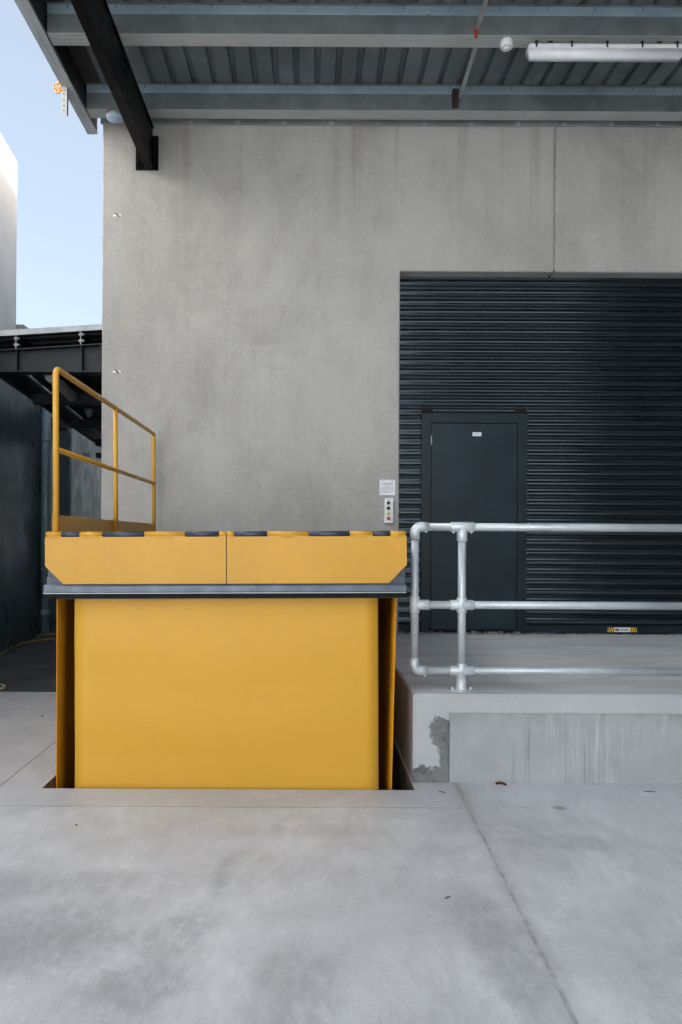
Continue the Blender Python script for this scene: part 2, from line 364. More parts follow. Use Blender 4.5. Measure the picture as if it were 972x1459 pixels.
# ------------------------------------------------------------------ mesh kit
class MB:
    def __init__(s): s.bm = bmesh.new(); s.smooth = False
    def box(s, x0, x1, y0, y1, z0, z1, mi=0, bev=0.0):
        b = s.bm
        vs = [b.verts.new((x, y, z)) for z in (z0, z1) for y in (y0, y1) for x in (x0, x1)]
        fs = []
        for q in ((0, 2, 3, 1), (4, 5, 7, 6), (0, 1, 5, 4), (1, 3, 7, 5), (3, 2, 6, 7), (2, 0, 4, 6)):
            f = b.faces.new([vs[i] for i in q]); f.material_index = mi; fs.append(f)
        if bev:
            es = list({e for f in fs for e in f.edges})
            bmesh.ops.bevel(b, geom=es, offset=bev, segments=2, affect='EDGES', profile=.5)
        return s
    def prism(s, poly, axis, a0, a1, mi=0):
        """poly of (u,v): axis x -> (y,z), y -> (x,z), z -> (x,y)"""
        b = s.bm
        def P(u, v, w):
            return {'x': (w, u, v), 'y': (u, w, v), 'z': (u, v, w)}[axis]
        A = [b.verts.new(P(u, v, a0)) for u, v in poly]; B = [b.verts.new(P(u, v, a1)) for u, v in poly]
        n = len(poly)
        fs = [b.faces.new(A), b.faces.new(B[::-1])]
        for i in range(n):
            j = (i + 1) % n
            fs.append(b.faces.new((A[j], A[i], B[i], B[j])))
        for f in fs: f.material_index = mi
        bmesh.ops.recalc_face_normals(b, faces=fs)
        return s
    def tube(s, pts, r, seg=16, cap=True, mi=0, smooth=True):
        pts = [Vector(p) for p in pts]; b = s.bm
        n = len(pts); rings = []
        T = []
        for i in range(n):
            a = pts[max(i - 1, 0)]; c = pts[min(i + 1, n - 1)]
            T.append((c - a).normalized())
        ref = Vector((0, 0, 1)) if abs(T[0].z) < .9 else Vector((1, 0, 0))
        u = T[0].cross(ref).normalized()
        for i in range(n):
            u = (u - T[i] * u.dot(T[i])).normalized(); w = T[i].cross(u)
            rr = r[i] if isinstance(r, (list, tuple)) else r
            rings.append([b.verts.new(pts[i] + (u * math.cos(k * 2 * math.pi / seg) + w * math.sin(k * 2 * math.pi / seg)) * rr) for k in range(seg)])
        fs = []
        for i in range(n - 1):
            for k in range(seg):
                f = b.faces.new((rings[i][k], rings[i][(k + 1) % seg], rings[i + 1][(k + 1) % seg], rings[i + 1][k]))
                f.smooth = smooth; f.material_index = mi; fs.append(f)
        if cap:
            for q in (rings[0][::-1], rings[-1]):
                f = b.faces.new(q); f.material_index = mi; fs.append(f)
        bmesh.ops.recalc_face_normals(b, faces=fs)
        return s
    def ball(s, c, r, sc=(1, 1, 1), seg=14, mi=0):
        mat = Matrix.Translation(c) @ Matrix.Diagonal((*sc, 1))
        res = bmesh.ops.create_uvsphere(s.bm, u_segments=seg, v_segments=max(6, seg // 2), radius=r, matrix=mat)
        for v in res['verts']:
            for f in v.link_faces: f.smooth = True; f.material_index = mi
        return s
    def grid(s, us, vs, skip, y0, y1):
        """wall slab in XZ with cells left out, closed all round"""
        b = s.bm; cells = {(i, j) for i in range(len(us) - 1) for j in range(len(vs) - 1)} - set(skip)
        cache = {}
        def V(i, j, k):
            if (i, j, k) not in cache: cache[(i, j, k)] = b.verts.new((us[i], (y0, y1)[k], vs[j]))
            return cache[(i, j, k)]
        for i, j in cells:
            b.faces.new((V(i, j, 0), V(i + 1, j, 0), V(i + 1, j + 1, 0), V(i, j + 1, 0)))
            b.faces.new((V(i, j, 1), V(i, j + 1, 1), V(i + 1, j + 1, 1), V(i + 1, j, 1)))
            for (di, dj), (p, q) in {(-1, 0): ((i, j + 1), (i, j)), (1, 0): ((i + 1, j), (i + 1, j + 1)), (0, -1): ((i, j), (i + 1, j)), (0, 1): ((i + 1, j + 1), (i, j + 1))}.items():
                if (i + di, j + dj) not in cells:
                    b.faces.new((V(*p, 0), V(*p, 1), V(*q, 1), V(*q, 0)))
        bmesh.ops.recalc_face_normals(b, faces=b.faces[:])
        return s
    def bevel(s, off, seg=1, ang=60):
        es = [e for e in s.bm.edges if len(e.link_faces) == 2 and e.calc_face_angle(0) > R(ang)]
        bmesh.ops.bevel(s.bm, geom=es, offset=off, segments=seg, affect='EDGES')
        return s
    def build(s, name, mats, parent=None, smooth=False):
        me = bpy.data.meshes.new(name); s.bm.normal_update(); s.bm.to_mesh(me); s.bm.free()
        for m in (mats if isinstance(mats, (list, tuple)) else [mats]): me.materials.append(m)
        if smooth:
            for p in me.polygons: p.use_smooth = True
        o = bpy.data.objects.new(name, me); C.objects.link(o)
        if parent:
            o.parent = parent
            o.matrix_parent_inverse = parent.matrix_basis.inverted() if not parent.parent else (parent.parent.matrix_basis @ parent.matrix_basis).inverted()
            o.matrix_parent_inverse = Matrix()
            if parent.type == 'EMPTY':      # parts are modelled in world metres; shift them under the empty
                off = parent.location
                me.transform(Matrix.Translation(-off))
        return o

def empty(name, loc, label, cat, group=None):
    o = bpy.data.objects.new(name, None); C.objects.link(o); o.location = loc; o.empty_display_size = .2
    return tag(o, label, cat, group)
def tag(o, label=None, cat=None, group=None, kind=None):
    if label: o['label'] = label
    if cat: o['category'] = cat
    if group: o['group'] = group
    if kind: o['kind'] = kind
    return o
def sub(mb, name, mat, part, root):     # a sub-part, modelled in world metres
    o = mb.build(name, mat)
    o.data.transform(Matrix.Translation(-root.location)); o.parent = part
    return o
def arc(c, a, b, r, n=8):
    """points turning from direction a to direction b around corner c (pipe bend of radius r)"""
    c, a, b = Vector(c), Vector(a).normalized(), Vector(b).normalized()
    p0 = c - a * r; o = p0 + b * r
    return [o - b * r * math.cos(t) + a * r * math.sin(t) for t in [math.pi / 2 * i / n for i in range(n + 1)]]

# ------------------------------------------------------------------ ground
PX0, PX1 = -1.655, .668
b = bmesh.new()
gx = [-400, PX0, PX1, 400]; gy = [-400, PIT0, WALL, 400]
gv = {(i, j): b.verts.new((gx[i], gy[j], 0)) for i in range(4) for j in range(4)}
for i in range(3):
    for j in range(3):
        if (i, j) != (1, 1): b.faces.new((gv[i, j], gv[i + 1, j], gv[i + 1, j + 1], gv[i, j + 1]))
m = MB(); m.bm.free(); m.bm = b
tag(m.build('ground', M['yard']), kind='structure')
m = MB(); pd = -.55
b = m.bm
v = [b.verts.new(p) for p in ((PX0, PIT0, 0), (PX1, PIT0, 0), (PX1, WALL, 0), (PX0, WALL, 0), (PX0, PIT0, pd), (PX1, PIT0, pd), (PX1, WALL, pd), (PX0, WALL, pd))]
for q in ((0, 1, 5, 4), (1, 2, 6, 5), (2, 3, 7, 6), (3, 0, 4, 7), (4, 5, 6, 7)): b.faces.new([v[i] for i in q])
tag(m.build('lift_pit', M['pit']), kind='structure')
m = MB(); b = m.bm
AY = 7.07
b.faces.new([b.verts.new(p) for p in ((-40, AY, .004), (-2.16, AY, .004), (-2.16, 60, .004), (-40, 60, .004))])
tag(m.build('asphalt_road', M['asphalt']), kind='structure')

# ------------------------------------------------------------------ warehouse
XL = at(144.5, 600, WALL).x
OX0 = at(569, 640, WALL).x; OX1 = 5.6
OZ = at(569, 387.5, WALL).z + .01
JX = at(791, 280, WALL).x
WH = 9.43
wh = empty('warehouse', (XL, WALL, 0), 'large pale grey precast concrete warehouse with roller door opening', 'warehouse')
us = [XL, OX0, JX - .007, JX + .007, OX1, 12]
m = MB().grid(us, [0.0, OZ, WH], [(1, 0), (2, 0), (3, 0), (2, 1)], WALL, WALL + .175).bevel(.010)
front = m.build('wall', M['wall'], wh)
sub(MB().box(JX - .0068, JX + .0068, WALL + .004, WALL + .12, OZ + .02, WH - .1), 'joint_sealant', M['sealant'], front, wh)
m = MB().box(XL, XL + .17, WALL + .178, 16.5, 0, WH).box(11.8, 12, WALL + .178, 16.5, 0, WH).box(XL + .173, 11.797, 41.8, 16.5, 0, WH)
m.build('side_wall', M['wall'], wh)
MB().box(XL + .175, 11.79, WALL + .18, 16.29, WH - .5, WH - .3).build('roof', M['sheet'], wh)
# cast-in lifting sockets (two) - little white patches with a dark slot
for px, py in ((167, 307), (166.5, 529.5)):
    p = at(px, py, WALL)
    m = MB().box(p.x - .040, p.x + .040, WALL - .003, WALL + .02, p.z - .010, p.z + .010, 0, .002)
    m.tube([(p.x - .02, WALL - .007, p.z + .02), (p.x + .022, WALL - .007, p.z - .012)], .007, 8, mi=1)
    m.build('lifting_socket', [M['panel_white'], M['bracket_dark']], wh)

# ------------------------------------------------------------------ roller door
DY = WALL + .165
rd = empty('roller_door', ((OX0 + OX1) / 2, DY, DOCK), 'wide black corrugated roller door with a small access door in it', 'roller door')
per = .1044
m = MB(); b = m.bm
prof = []
z = DOCK + .10; ztop = OZ + .12
one = []
# per pitch: rounded lower shoulder, flat face, gently sloping upper facet, tight shoulder, small bead
one += [(0, 0), (-.008, .001), (-.015, .004), (-.0195, .008), (-.021, .012), (-.0213, .030), (-.0210, .046),
        (-.0203, .0495), (-.0190, .0545), (-.0172, .0600), (-.0150, .0660), (-.0110, .0715), (-.0060, .0748), (0, .076)]
one += [(.004, .080)] + [(.004 - .009 * math.sin(math.pi * k / 5), .080 + .020 * k / 5) for k in range(1, 6)] + [(.004, .1035)]
while z < ztop:
    for y, dz in one: prof.append((DY + y, z + dz))
    z += per
L0 = [b.verts.new((OX0 + .004, y, zz)) for y, zz in prof]; L1 = [b.verts.new((OX1 - .004, y, zz)) for y, zz in prof]
for i in range(len(prof) - 1):
    f = b.faces.new((L0[i], L1[i], L1[i + 1], L0[i + 1])); f.smooth = True
m.build('curtain', M['curtain'], rd)
# bottom rail
m = MB().box(OX0 + .004, OX1 - .004, DY - .024, DY + .02, DOCK + .012, DOCK + .098, 0, .004)
m.box(OX0 + .004, OX1 - .004, DY - .034, DY - .025, DOCK + .085, DOCK + .097)
bb = m.build('bottom_rail', M['frame'], rd)
m = MB()
x = OX0 + .02
while x < OX1 - .05:
    w = rnd.uniform(.02, .09)
    m.box(x, x + w, DY - .05 - rnd.uniform(0, .02), DY - .03, DOCK + .001, DOCK + rnd.uniform(.006, .02) * (1.6 if x < 2.5 else .7))
    x += w + rnd.uniform(0, .03) * (1 if x < 2.6 else 6)
m.build('brush_seal', M['brush'], rd)
# access door
FY = DY - .055
fx0, fx1 = at(600.5, 740, FY).x, at(750.5, 740, FY).x
lx0, lx1 = at(614.5, 740, FY).x, at(737, 740, FY).x
fz1 = at(675, 588.5, FY).z; lz1 = at(675, 603, FY).z; lz0 = DOCK + .045; fz0 = DOCK + .012
m = MB()
m.box(fx0, lx0 - .004, FY, DY + .03, fz0, fz1, 0, .003).box(lx1 + .004, fx1, FY, DY + .03, fz0, fz1, 0, .003)
m.box(lx0 - .003, lx1 + .003, FY, DY + .03, lz1 + .004, fz1 - .001, 0, .003)
fr = m.build('door_frame', M['frame'], rd)
for a0, a1 in ((fx0 + .003, fx0 + .115), (fx1 - .115, fx1 - .003)):
    sub(MB().box(a0, a1, FY + .008, DY + .02, fz1 + .001, fz1 + .05, 0, .004), 'end_cap', M['rubber'], fr, rd)
leaf = MB().box(lx0, lx1, FY + .010, FY + .05, lz0, lz1, 0, .003).build('access_door', M['leaf'], rd)
p = at(680, 618.5, FY)
m = MB().box(p.x - .045, p.x + .045, FY + .006, FY + .0098, p.z - .02, p.z + .02)
for k in range(3): m.box(p.x - .036, p.x + .03 - .012 * k, FY + .0052, FY + .0059, p.z + .009 - .010 * k, p.z + .013 - .010 * k, 1)
sub(m, 'door_sticker', [M['paper'], M['print']], leaf, rd)
for zz in (lz1 - .18, lz0 + .25):
    sub(MB().tube([(lx0 - .002, FY - .004, zz - .05), (lx0 - .002, FY - .004, zz + .05)], .006, 10), 'hinge', M['side_light'], leaf, rd)
sub(MB().box(lx0 + .02, lx1 - .02, FY + .02, FY + .06, DOCK + .014, lz0 - .004), 'door_seal', M['rubber'], leaf, rd)
# hazard label on the bottom rail
p = at(887, 897.5, DY - .03); HW, HH = .152, .024; hy = DY - .0265; hz = DOCK + .05
m = MB().box(p.x - HW, p.x + HW, hy, hy + .002, hz - HH, hz + HH, 0)
for side in (-1, 1):
    x0 = p.x + (-HW if side < 0 else .083); x1 = x0 + .069
    m.box(x0, x1, hy - .0012, hy - .0003, hz - HH, hz + HH, 1)
    for k in range(3):
        s0 = x0 + .006 + k * .0225; sl = .014 if side > 0 else -.014
        c_ = lambda q: max(x0, min(x1, q))
        m.prism([(c_(s0 - sl / 2), hz - HH), (c_(s0 + .010 - sl / 2), hz - HH), (c_(s0 + .010 + sl / 2), hz + HH), (c_(s0 + sl / 2), hz + HH)], 'y', hy - .0022, hy - .0014, 2)
m.box(p.x - .075, p.x - .058, hy - .0010, hy - .0002, hz - .012, hz + .012, 2).box(p.x - .055, p.x - .038, hy - .0010, hy - .0002, hz - .012, hz + .012, 2)
lab = sub(m, 'warning_label', [M['paper'], M['tyellow'], M['tblack']], bb, rd)
def text(body, size, loc, mat, name, parent, root):
    cu = bpy.data.curves.new(name, 'FONT'); cu.body = body; cu.size = size; cu.align_x = 'CENTER'; cu.align_y = 'CENTER'; cu.extrude = .0004; cu.offset = .0005
    o = bpy.data.objects.new(name, cu); C.objects.link(o)
    me = bpy.data.meshes.new_from_object(o.evaluated_get(bpy.context.evaluated_depsgraph_get()))
    bpy.data.objects.remove(o); bpy.data.curves.remove(cu)
    me.transform(Matrix.Rotation(R(90), 4, 'X')); me.transform(Matrix.Translation(Vector(loc) - root.location))
    me.materials.clear(); me.materials.append(mat)
    o = bpy.data.objects.new(name, me); C.objects.link(o); o.parent = parent
    return o
tx = text('METALBILT', .020, (p.x + .024, hy - .001, hz), M['tblack'], 'lettering', bb, rd)

# ------------------------------------------------------------------ loading dock
DX0, DX1 = .676, 7.15
dk = empty('loading_dock', (DX0, DOCKY, 0), 'raised concrete loading dock in front of the roller door', 'loading dock')
PIER = at(641, 1060, DOCKY).x
SLAB = at(800, 1018, DOCKY).z
m = MB()
m.grid([DX0, PIER, DX1], [-.2, SLAB, DOCK], [(1, 0)], DOCKY, WALL - .001).bevel(.010, 2)
m.build('slab', M['dock_top'], dk)
MB().box(OX0 + .001, OX1 - .001, WALL, WALL + .5, .3, DOCK - .0005).build('threshold', M['dock_top'], dk)
MB().box(PIER + .001, DX1, DOCKY + .010, DOCKY + .2, -.2, SLAB - .001).build('dock_wall', M['dock_face'], dk)

# ------------------------------------------------------------------ galvanised dock railing
RY = 4.61; rr = .0262
gr = empty('pipe_railing', (1.01, RY, DOCK), 'galvanised steel pipe railing standing on the edge of the dock', 'railing')
zT, zM, zB = at(760, 751.5, RY).z, at(760, 862.5, RY).z, at(760, 956, RY).z
xE = at(591, 850, RY).x; xP = at(658, 870, RY).x; xP2 = xP + 1.55; xE2 = xP2 + .31
bend = .045
m = MB().tube([(xE + bend, RY, zT)] + [(xE2 - bend, RY, zT)], rr, 24); m.build('top_rail', M['pipe'], gr)
MB().tube([(xE + .01, RY, zM), (xE2 - .01, RY, zM)], rr, 24).build('mid_rail', M['pipe'], gr)
MB().tube([(xE + bend, RY, zB), (xE2 - bend, RY, zB)], rr, 24).build('bottom_rail', M['pipe'], gr)
rf = .0335
def sleeve(mb, a, bb_):
    a, bb_ = Vector(a), Vector(bb_); d = (bb_ - a).normalized()
    mb.tube([a, a + d * .003, bb_ - d * .003, bb_], [rf - .004, rf, rf, rf - .004], 24)
for x, sgn in ((xE, 1), (xE2, -1)):
    MB().tube([(x, RY, zB + bend), (x, RY, zT - bend)], rr, 24).build('end_post', M['pipe'], gr)
    for z, sz in ((zT, 1), (zB, -1)):
        pts = arc((x, RY, z), (0, 0, sz), (sgn, 0, 0), .042)
        m = MB().tube([Vector((x, RY, z - sz * .085))] + pts + [Vector((x + sgn * .085, RY, z))], [rf - .003] + [rf] * (len(pts)) + [rf - .003], 24)
        m.ball((x + sgn * .07, RY - .012, z - .032), .008)
        m.build('elbow_fitting', M['fitting'], gr)
    m = MB(); sleeve(m, (x, RY, zM - .055), (x, RY, zM + .055)); sleeve(m, (x + sgn * .01, RY, zM), (x + sgn * .095, RY, zM))
    m.build('tee_fitting', M['fitting'], gr)
for x in (xP, xP2):
    MB().tube([(x, RY, DOCK + .03), (x, RY, zT - .01)], rr, 24).build('post', M['pipe'], gr)
    m = MB(); sleeve(m, (x - .078, RY, zT), (x + .078, RY, zT)); sleeve(m, (x, RY, zT - .095), (x, RY, zT - .01))
    for s in (-.058, .058): m.ball((x + s, RY - .008, zT - .034), .009)
    m.build('tee_fitting', M['fitting'], gr)
    for z in (zM, zB):
        m = MB(); sleeve(m, (x - .078, RY, z), (x + .078, RY, z)); sleeve(m, (x, RY, z - .05), (x, RY, z + .05))
        # cast webs of the cross: a small pyramid facing out
        b = m.bm; d = .03
        c = b.verts.new((x, RY - rf - .008, z)); q = [b.verts.new((x + i * d, RY - rf * .55, z + j * d)) for i, j in ((-1, -1), (1, -1), (1, 1), (-1, 1))]
        for i in range(4): b.faces.new((q[i], q[(i + 1) % 4], c))
        m.build('cross_fitting', M['fitting'], gr)
    m = MB().tube([(x, RY, DOCK + .010), (x, RY, DOCK + .016), (x, RY, DOCK + .03), (x, RY, zB - .045)], [.044, .040, rf + .002, rf], 24)
    m.tube([(x, RY, DOCK + .0005), (x, RY, DOCK + .011)], [.062, .058], 28)
    m.prism([(x + .078 * math.cos(t) * (1 if abs(math.cos(t)) > .3 else .9), RY + .045 * math.sin(t)) for t in [i * math.pi / 12 for i in range(24)]], 'z', DOCK + .0003, DOCK + .0095)
    for s in (-.06, .06):
        m.tube([(x + s, RY, DOCK + .009), (x + s, RY, DOCK + .020)], .011, 6, smooth=False)
        m.ball((x + s, RY, DOCK + .022), .007, seg=8)
    m.build('base_flange', M['fitting'], gr)

# ------------------------------------------------------------------ dock lift
LROOT = Vector((-.44, 5.75, 0))
lf = empty('dock_lift', LROOT, 'yellow hydraulic dock lift raised high with yellow curtain skirts', 'dock lift')
LY = 4.285                      # plane of hanging lip plates
TL = .008                       # whole lift leans a touch to one side
def lat(px, py, Y):             # survey point taken back into the untilted lift frame
    p = at(px, py, Y); dx, dz = p.x - LROOT.x, p.z
    return Vector((LROOT.x + dx + TL * dz, Y, dz - TL * dx))
lx0_, lx1_ = lat(65, 800, LY).x, lat(579.5, 800, LY).x
zt = lat(322, 764.5, LY).z; zb = lat(322, 831.5, LY).z; xm = lat(323, 800, LY).x; hz_ = lat(322, 761, LY).z
zc = lat(65, 806.5, LY).z; cw = .110
# deck
PT = hz_ + .004
m = MB().box(lx0_ + .03, lx1_ - .03, LY + .04, WALL - .06, PT - .012, PT, 0, .002)
m.box(lx0_ + .035, lx1_ - .035, LY + .03, WALL - .07, PT - .40, PT - .013, 1)
m.build('platform', [M['grey_steel'], M['bracket_dark']], lf)
m = MB()
m.box(lx0_ + .008, lx1_ - .006, LY + .014, LY + .029, PT - .35, PT - .03, 0, .003)
fz = zb + .044
m.box(lx0_ + .004, lx1_ - .012, LY + .006, LY + .0135, zb - .02, fz, 0, .002)
m.build('front_fascia', M['grey_steel'], lf)
for x0, x1, ch in ((lx0_, xm - .0025, -1), (xm + .0025, lx1_, 1)):
    poly = [(x0, zt), (x1, zt)]
    poly += ([(x1, zb), (x0 + cw, zb), (x0, zc)] if ch < 0 else [(x1, zc), (x1 - cw, zb), (x0, zb)])
    MB().prism(poly, 'y', LY - .010, LY).bevel(.0025, 2).build('lip_plate', M['yellow'], lf)
# hinge barrel: grey knuckles on the deck side, yellow ones welded to the lip
KN = [(88, 113.5), (146.5, 206), (264.5, 312), (334, 381), (440, 498.5), (531.5, 556)]
kx = [(lat(a, 762, LY).x, lat(c, 762, LY).x) for a, c in KN]
HR = .0175; hy_ = LY + .008; hzc = zt + HR * .85
for a, c in kx:
    MB().tube([(a + .002, hy_, hzc), (c - .002, hy_, hzc)], HR + .0002, 18).box(a + .003, c - .003, hy_, hy_ + .03, hzc - .008, hzc + .004).build('hinge_knuckle', M['grey_steel'], lf)
edges = [lx0_ + .004] + [q for pr in kx for q in pr] + [lx1_ - .004]
for i in range(0, len(edges), 2):
    a, c = edges[i] + .001, edges[i + 1] - .001
    segs = [(a, xm - .002), (xm + .002, c)] if a < xm < c else [(a, c)]
    for s0, s1 in segs:
        m = MB()
        m.tube([(s0, hy_, hzc), (s1, hy_, hzc)], HR, 18)
        m.box(s0, s1, LY - .006, LY + .004, zt - .003, hzc - .003)
        n = max(1, int((s1 - s0) / .16))        # weld beads under the barrel
        for k in range(n):
            q = s0 + (k + .5) * (s1 - s0) / n; hw = min(.045, (s1 - s0) * .35)
            m.tube([(q - hw, LY - .011, zt - .003), (q - hw * .6, LY - .0125, zt - .004), (q + hw * .6, LY - .0125, zt - .004), (q + hw, LY - .011, zt - .003)], [.001, .0022, .0022, .001], 8)
        m.build('hinge_knuckle', M['yellow'], lf)
# buffer bar
z1, z2, z3 = zb - .004, lat(322, 844.5, LY).z, lat(322, 852, LY).z
bx0, bx1 = lat(63.5, 845, LY).x, lat(578.5, 845, LY).x
m = MB().prism([(LY + .012, z1), (LY - .004, z1), (LY - .014, z1 - .010), (LY - .014, z2 + .008), (LY - .020, z2 + .003), (LY - .020, z2 - .004), (LY + .012, z2 - .004)], 'x', bx0, bx1)
m.box(bx0 + .002, bx1 - .002, LY - .0235, LY - .0205, z2 - .002, z2 + .0025, 1)  # pale strip painting in the highlight along the worn lower edge
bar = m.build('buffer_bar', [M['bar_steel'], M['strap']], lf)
m = MB().box(bx0 + .012, bx1 - .010, LY - .006, LY + .05, z3, z2 - .005, 0, .003)
m.tube([(bx0 + .03, LY - .010, z3 - .004), (bx0 + .075, LY - .010, z3 - .004)], .007, 8)
sub(m, 'rubber_strip', M['rubber'], bar, lf)
# skirts
SY = 4.405
def sheet(mb, pts, z0, z1, nz, wob):
    """hanging sheet through plan points, gently rippled, closed thickness"""
    b = mb.bm; th = .004; cols = []
    n = len(pts)
    for i, (x, y) in enumerate(pts):
        a = pts[max(i - 1, 0)]; c = pts[min(i + 1, n - 1)]
        t = Vector((c[0] - a[0], c[1] - a[1], 0)).normalized(); nr = Vector((-t.y, t.x, 0))
        f_, k_ = [], []
        for j in range(nz + 1):
            z = z0 + (z1 - z0) * j / nz
            w = wob(i / (n - 1), j / nz)
            p = Vector((x, y, z)) + nr * w
            f_.append(b.verts.new(p)); k_.append(b.verts.new(p + nr * th))
        cols.append((f_, k_))
    fs = []
    for i in range(n - 1):
        A, B = cols[i], cols[i + 1]
        for j in range(nz):
            for s, flip in ((0, 0), (1, 1)):
                q = (A[s][j], B[s][j], B[s][j + 1], A[s][j + 1]); f = b.faces.new(q[::-1] if flip else q); f.smooth = True; fs.append(f)
        fs += [b.faces.new((A[0][nz], B[0][nz], B[1][nz], A[1][nz])), b.faces.new((A[0][0], A[1][0], B[1][0], B[0][0]))]
    for c in (cols[0], cols[-1]):
        for j in range(nz): fs.append(b.faces.new((c[0][j], c[1][j], c[1][j + 1], c[0][j + 1])))
    bmesh.ops.recalc_face_normals(b, faces=fs)
    return mb
sx0, sx1 = lat(106.5, 990, SY).x, lat(539, 990, SY).x
wobf = lambda u, v: .0022 * math.sin(v * 21 + 1.4 * math.sin(u * 3)) + .003 * math.sin(u * 5 + v * 2)
sheet(MB(), [(sx0 + (sx1 - sx0) * i / 24, SY) for i in range(25)], -.35, z3 + .02, 60, wobf).build('front_skirt', M['skirt'], lf)
for px_t, px_b, sg in ((81.5, 80.5, -1), (565.5, 558.5, 1)):
    xt, xb = lat(px_t, 853, SY + .01).x, lat(px_b, 1123, SY + .01).x
    n = 14
    pts = [((xt + xb) / 2, SY + .015 + (WALL - .12 - SY) * i / n) for i in range(n + 1)]
    m = sheet(MB(), pts, -.35, z3 + .05, 20, lambda u, v: .012 * math.sin(u * 17) * (1 - v * .7))
    sh = (xt - xb) / ((z3) - .0)
    for vv in m.bm.verts: vv.co.x += sh * (vv.co.z - z3 / 2)
    m.build('side_skirt', M['side_vinyl'], lf)
sheet(MB(), [(sx0 - .05 + (sx1 - sx0 + .12) * i / 6, WALL - .10) for i in range(7)], -.35, PT - .3, 4, lambda u, v: 0).build('rear_light_block', M['side_vinyl'], lf)  # unseen sheet added to keep light out from behind the lift
# dark scissor arms and base inside the skirts
for x in (-1.15, .28):
    for a, c in (((4.75, -.4), (6.7, PT - .45)), ((6.7, -.4), (4.75, PT - .45))):
        m = MB().prism([(a[0] - .05, a[1]), (a[0] + .05, a[1]), (c[0] + .05, c[1]), (c[0] - .05, c[1])], 'x', x + (.06 if a[0] > 5 else 0), x + (.10 if a[0] > 5 else .04))
        m.build('scissor_arm', M['bracket_dark'], lf)
# handrail along the left edge
hx = lat(79, 640, LY + .045).x
hy0, hy2 = LY + .055, 7.08
hT, hM = lat(80, 524.5, hy0).z, lat(82, 640, hy0).z; hr = .0185
hym = at(168, 640, 1).y; hym = (hy0 + hy2) / 2 - .03
pts = [Vector((hx, hy0, PT + .004))] + arc((hx, hy0, hT), (0, 0, 1), (0, 1, 0), .05) + arc((hx, hy2, hT), (0, 1, 0), (0, 0, -1), .03) + [Vector((hx, hy2, PT + .004))]
hand = MB().tube(pts, hr, 20).build('handrail', M['rail_yellow'], lf)
sub(MB().tube([(hx, hym, PT + .004), (hx, hym, hT)], hr, 18), 'post', M['rail_yellow'], hand, lf)
sub(MB().tube([(hx, hy0, hM), (hx, hy2, hM)], hr * .95, 18), 'mid_rail', M['rail_yellow'], hand, lf)
tz0, tz1 = PT + .012, lat(84, 733.5, hy0).z
sub(MB().box(hx - hr - .007, hx - hr - .001, hy0 + .005, hy2 - .005, tz0, tz1, 0, .002), 'toe_board', M['rail_yellow'], hand, lf)
for y in (hy0, hym, hy2):
    mm = MB().box(hx - .045, hx + .06, y - .045, y + .045, PT + .0005, PT + .010, 0, .002)
    for s in (-.028, .042): mm.tube([(hx + s, y - .03, PT + .009), (hx + s, y - .03, PT + .017)], .008, 6, smooth=False)
    sub(mm, 'base_plate', M['rail_yellow'], hand, lf)
lf.rotation_euler = (0, -TL, 0)

# ------------------------------------------------------------------ eave canopy
ca = empty('eave_canopy', (1.5, WALL, 5.4), 'galvanised steel canopy roof with purlins over the loading dock', 'canopy')
CX0, CX1 = -2.205, 7.15; CY0, CY1 = 4.55, WALL - .02
ZR = 6.03; ZF = 5.775
m = MB(); b = m.bm                     # trapezoidal sheet; ribs stand up, seen as dark troughs from below
prof = []; x = CX0 - .105
while x < CX1:
    prof += [(x, ZR), (x + .140, ZR), (x + .149, ZR + .042), (x + .191, ZR + .042)]
    # shallow swages in the pan
    x += .200
def skin(mb, prof, y0, y1, th, mi=0):
    b = mb.bm
    for dz in (0, th):
        A = [b.verts.new((x, y0, z + dz)) for x, z in prof]; B = [b.verts.new((x, y1, z + dz)) for x, z in prof]
        for i in range(len(prof) - 1): b.faces.new((A[i], A[i + 1], B[i + 1], B[i])).material_index = mi
skin(m, prof, CY0, CY1, .004)
m.build('roof_sheet', M['sheet'], ca)
def purlin(yw, depth_y, mats):
    """Z section: web at yw, bottom flange running back to yw+depth_y with small lips"""
    m = MB(); t = .004
    m.box(CX0, CX1, yw, yw + t, ZF, ZR - .006)
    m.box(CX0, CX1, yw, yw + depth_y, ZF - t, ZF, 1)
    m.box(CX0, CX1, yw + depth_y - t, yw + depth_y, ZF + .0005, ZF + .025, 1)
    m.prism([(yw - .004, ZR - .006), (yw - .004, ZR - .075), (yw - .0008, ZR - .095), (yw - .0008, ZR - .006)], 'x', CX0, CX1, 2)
    m.box(CX0, CX1, yw - .012, yw - .0045, ZR - .020, ZR - .006, 0)
    for z in (ZF - .006, ): 
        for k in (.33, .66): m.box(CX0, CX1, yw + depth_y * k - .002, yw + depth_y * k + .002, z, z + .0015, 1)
    # screw tips through the sheet
    p = m.build('purlin', mats, ca)
    return p
PY = [6.90, 5.861, 4.82]
for i, y in enumerate(PY):
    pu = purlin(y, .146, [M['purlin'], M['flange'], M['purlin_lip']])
    x = CX0 + .17; first = None
    while x < 4.2:
        if first is None:
            first = sub(MB().box(x, x + .005, y - .0085, y - .0050, ZR - .050, ZR - .021), 'clip_tab', M['bracket_dark'], pu, ca); x0_ = x
        else:
            c_ = first.copy(); C.objects.link(c_); c_.parent = pu; c_.location.x = x - x0_
        x += .2 if i != 1 else .4
    for px_, py_ in (((197, 130),), ((155, 19), (610, 20)), ())[i]:
        q = at(px_, py_, y)
        sub(MB().tube([(q.x, y - .001, q.z), (q.x, y - .018, q.z)], .014, 6, smooth=False), 'bolt', M['strap'], pu, ca)
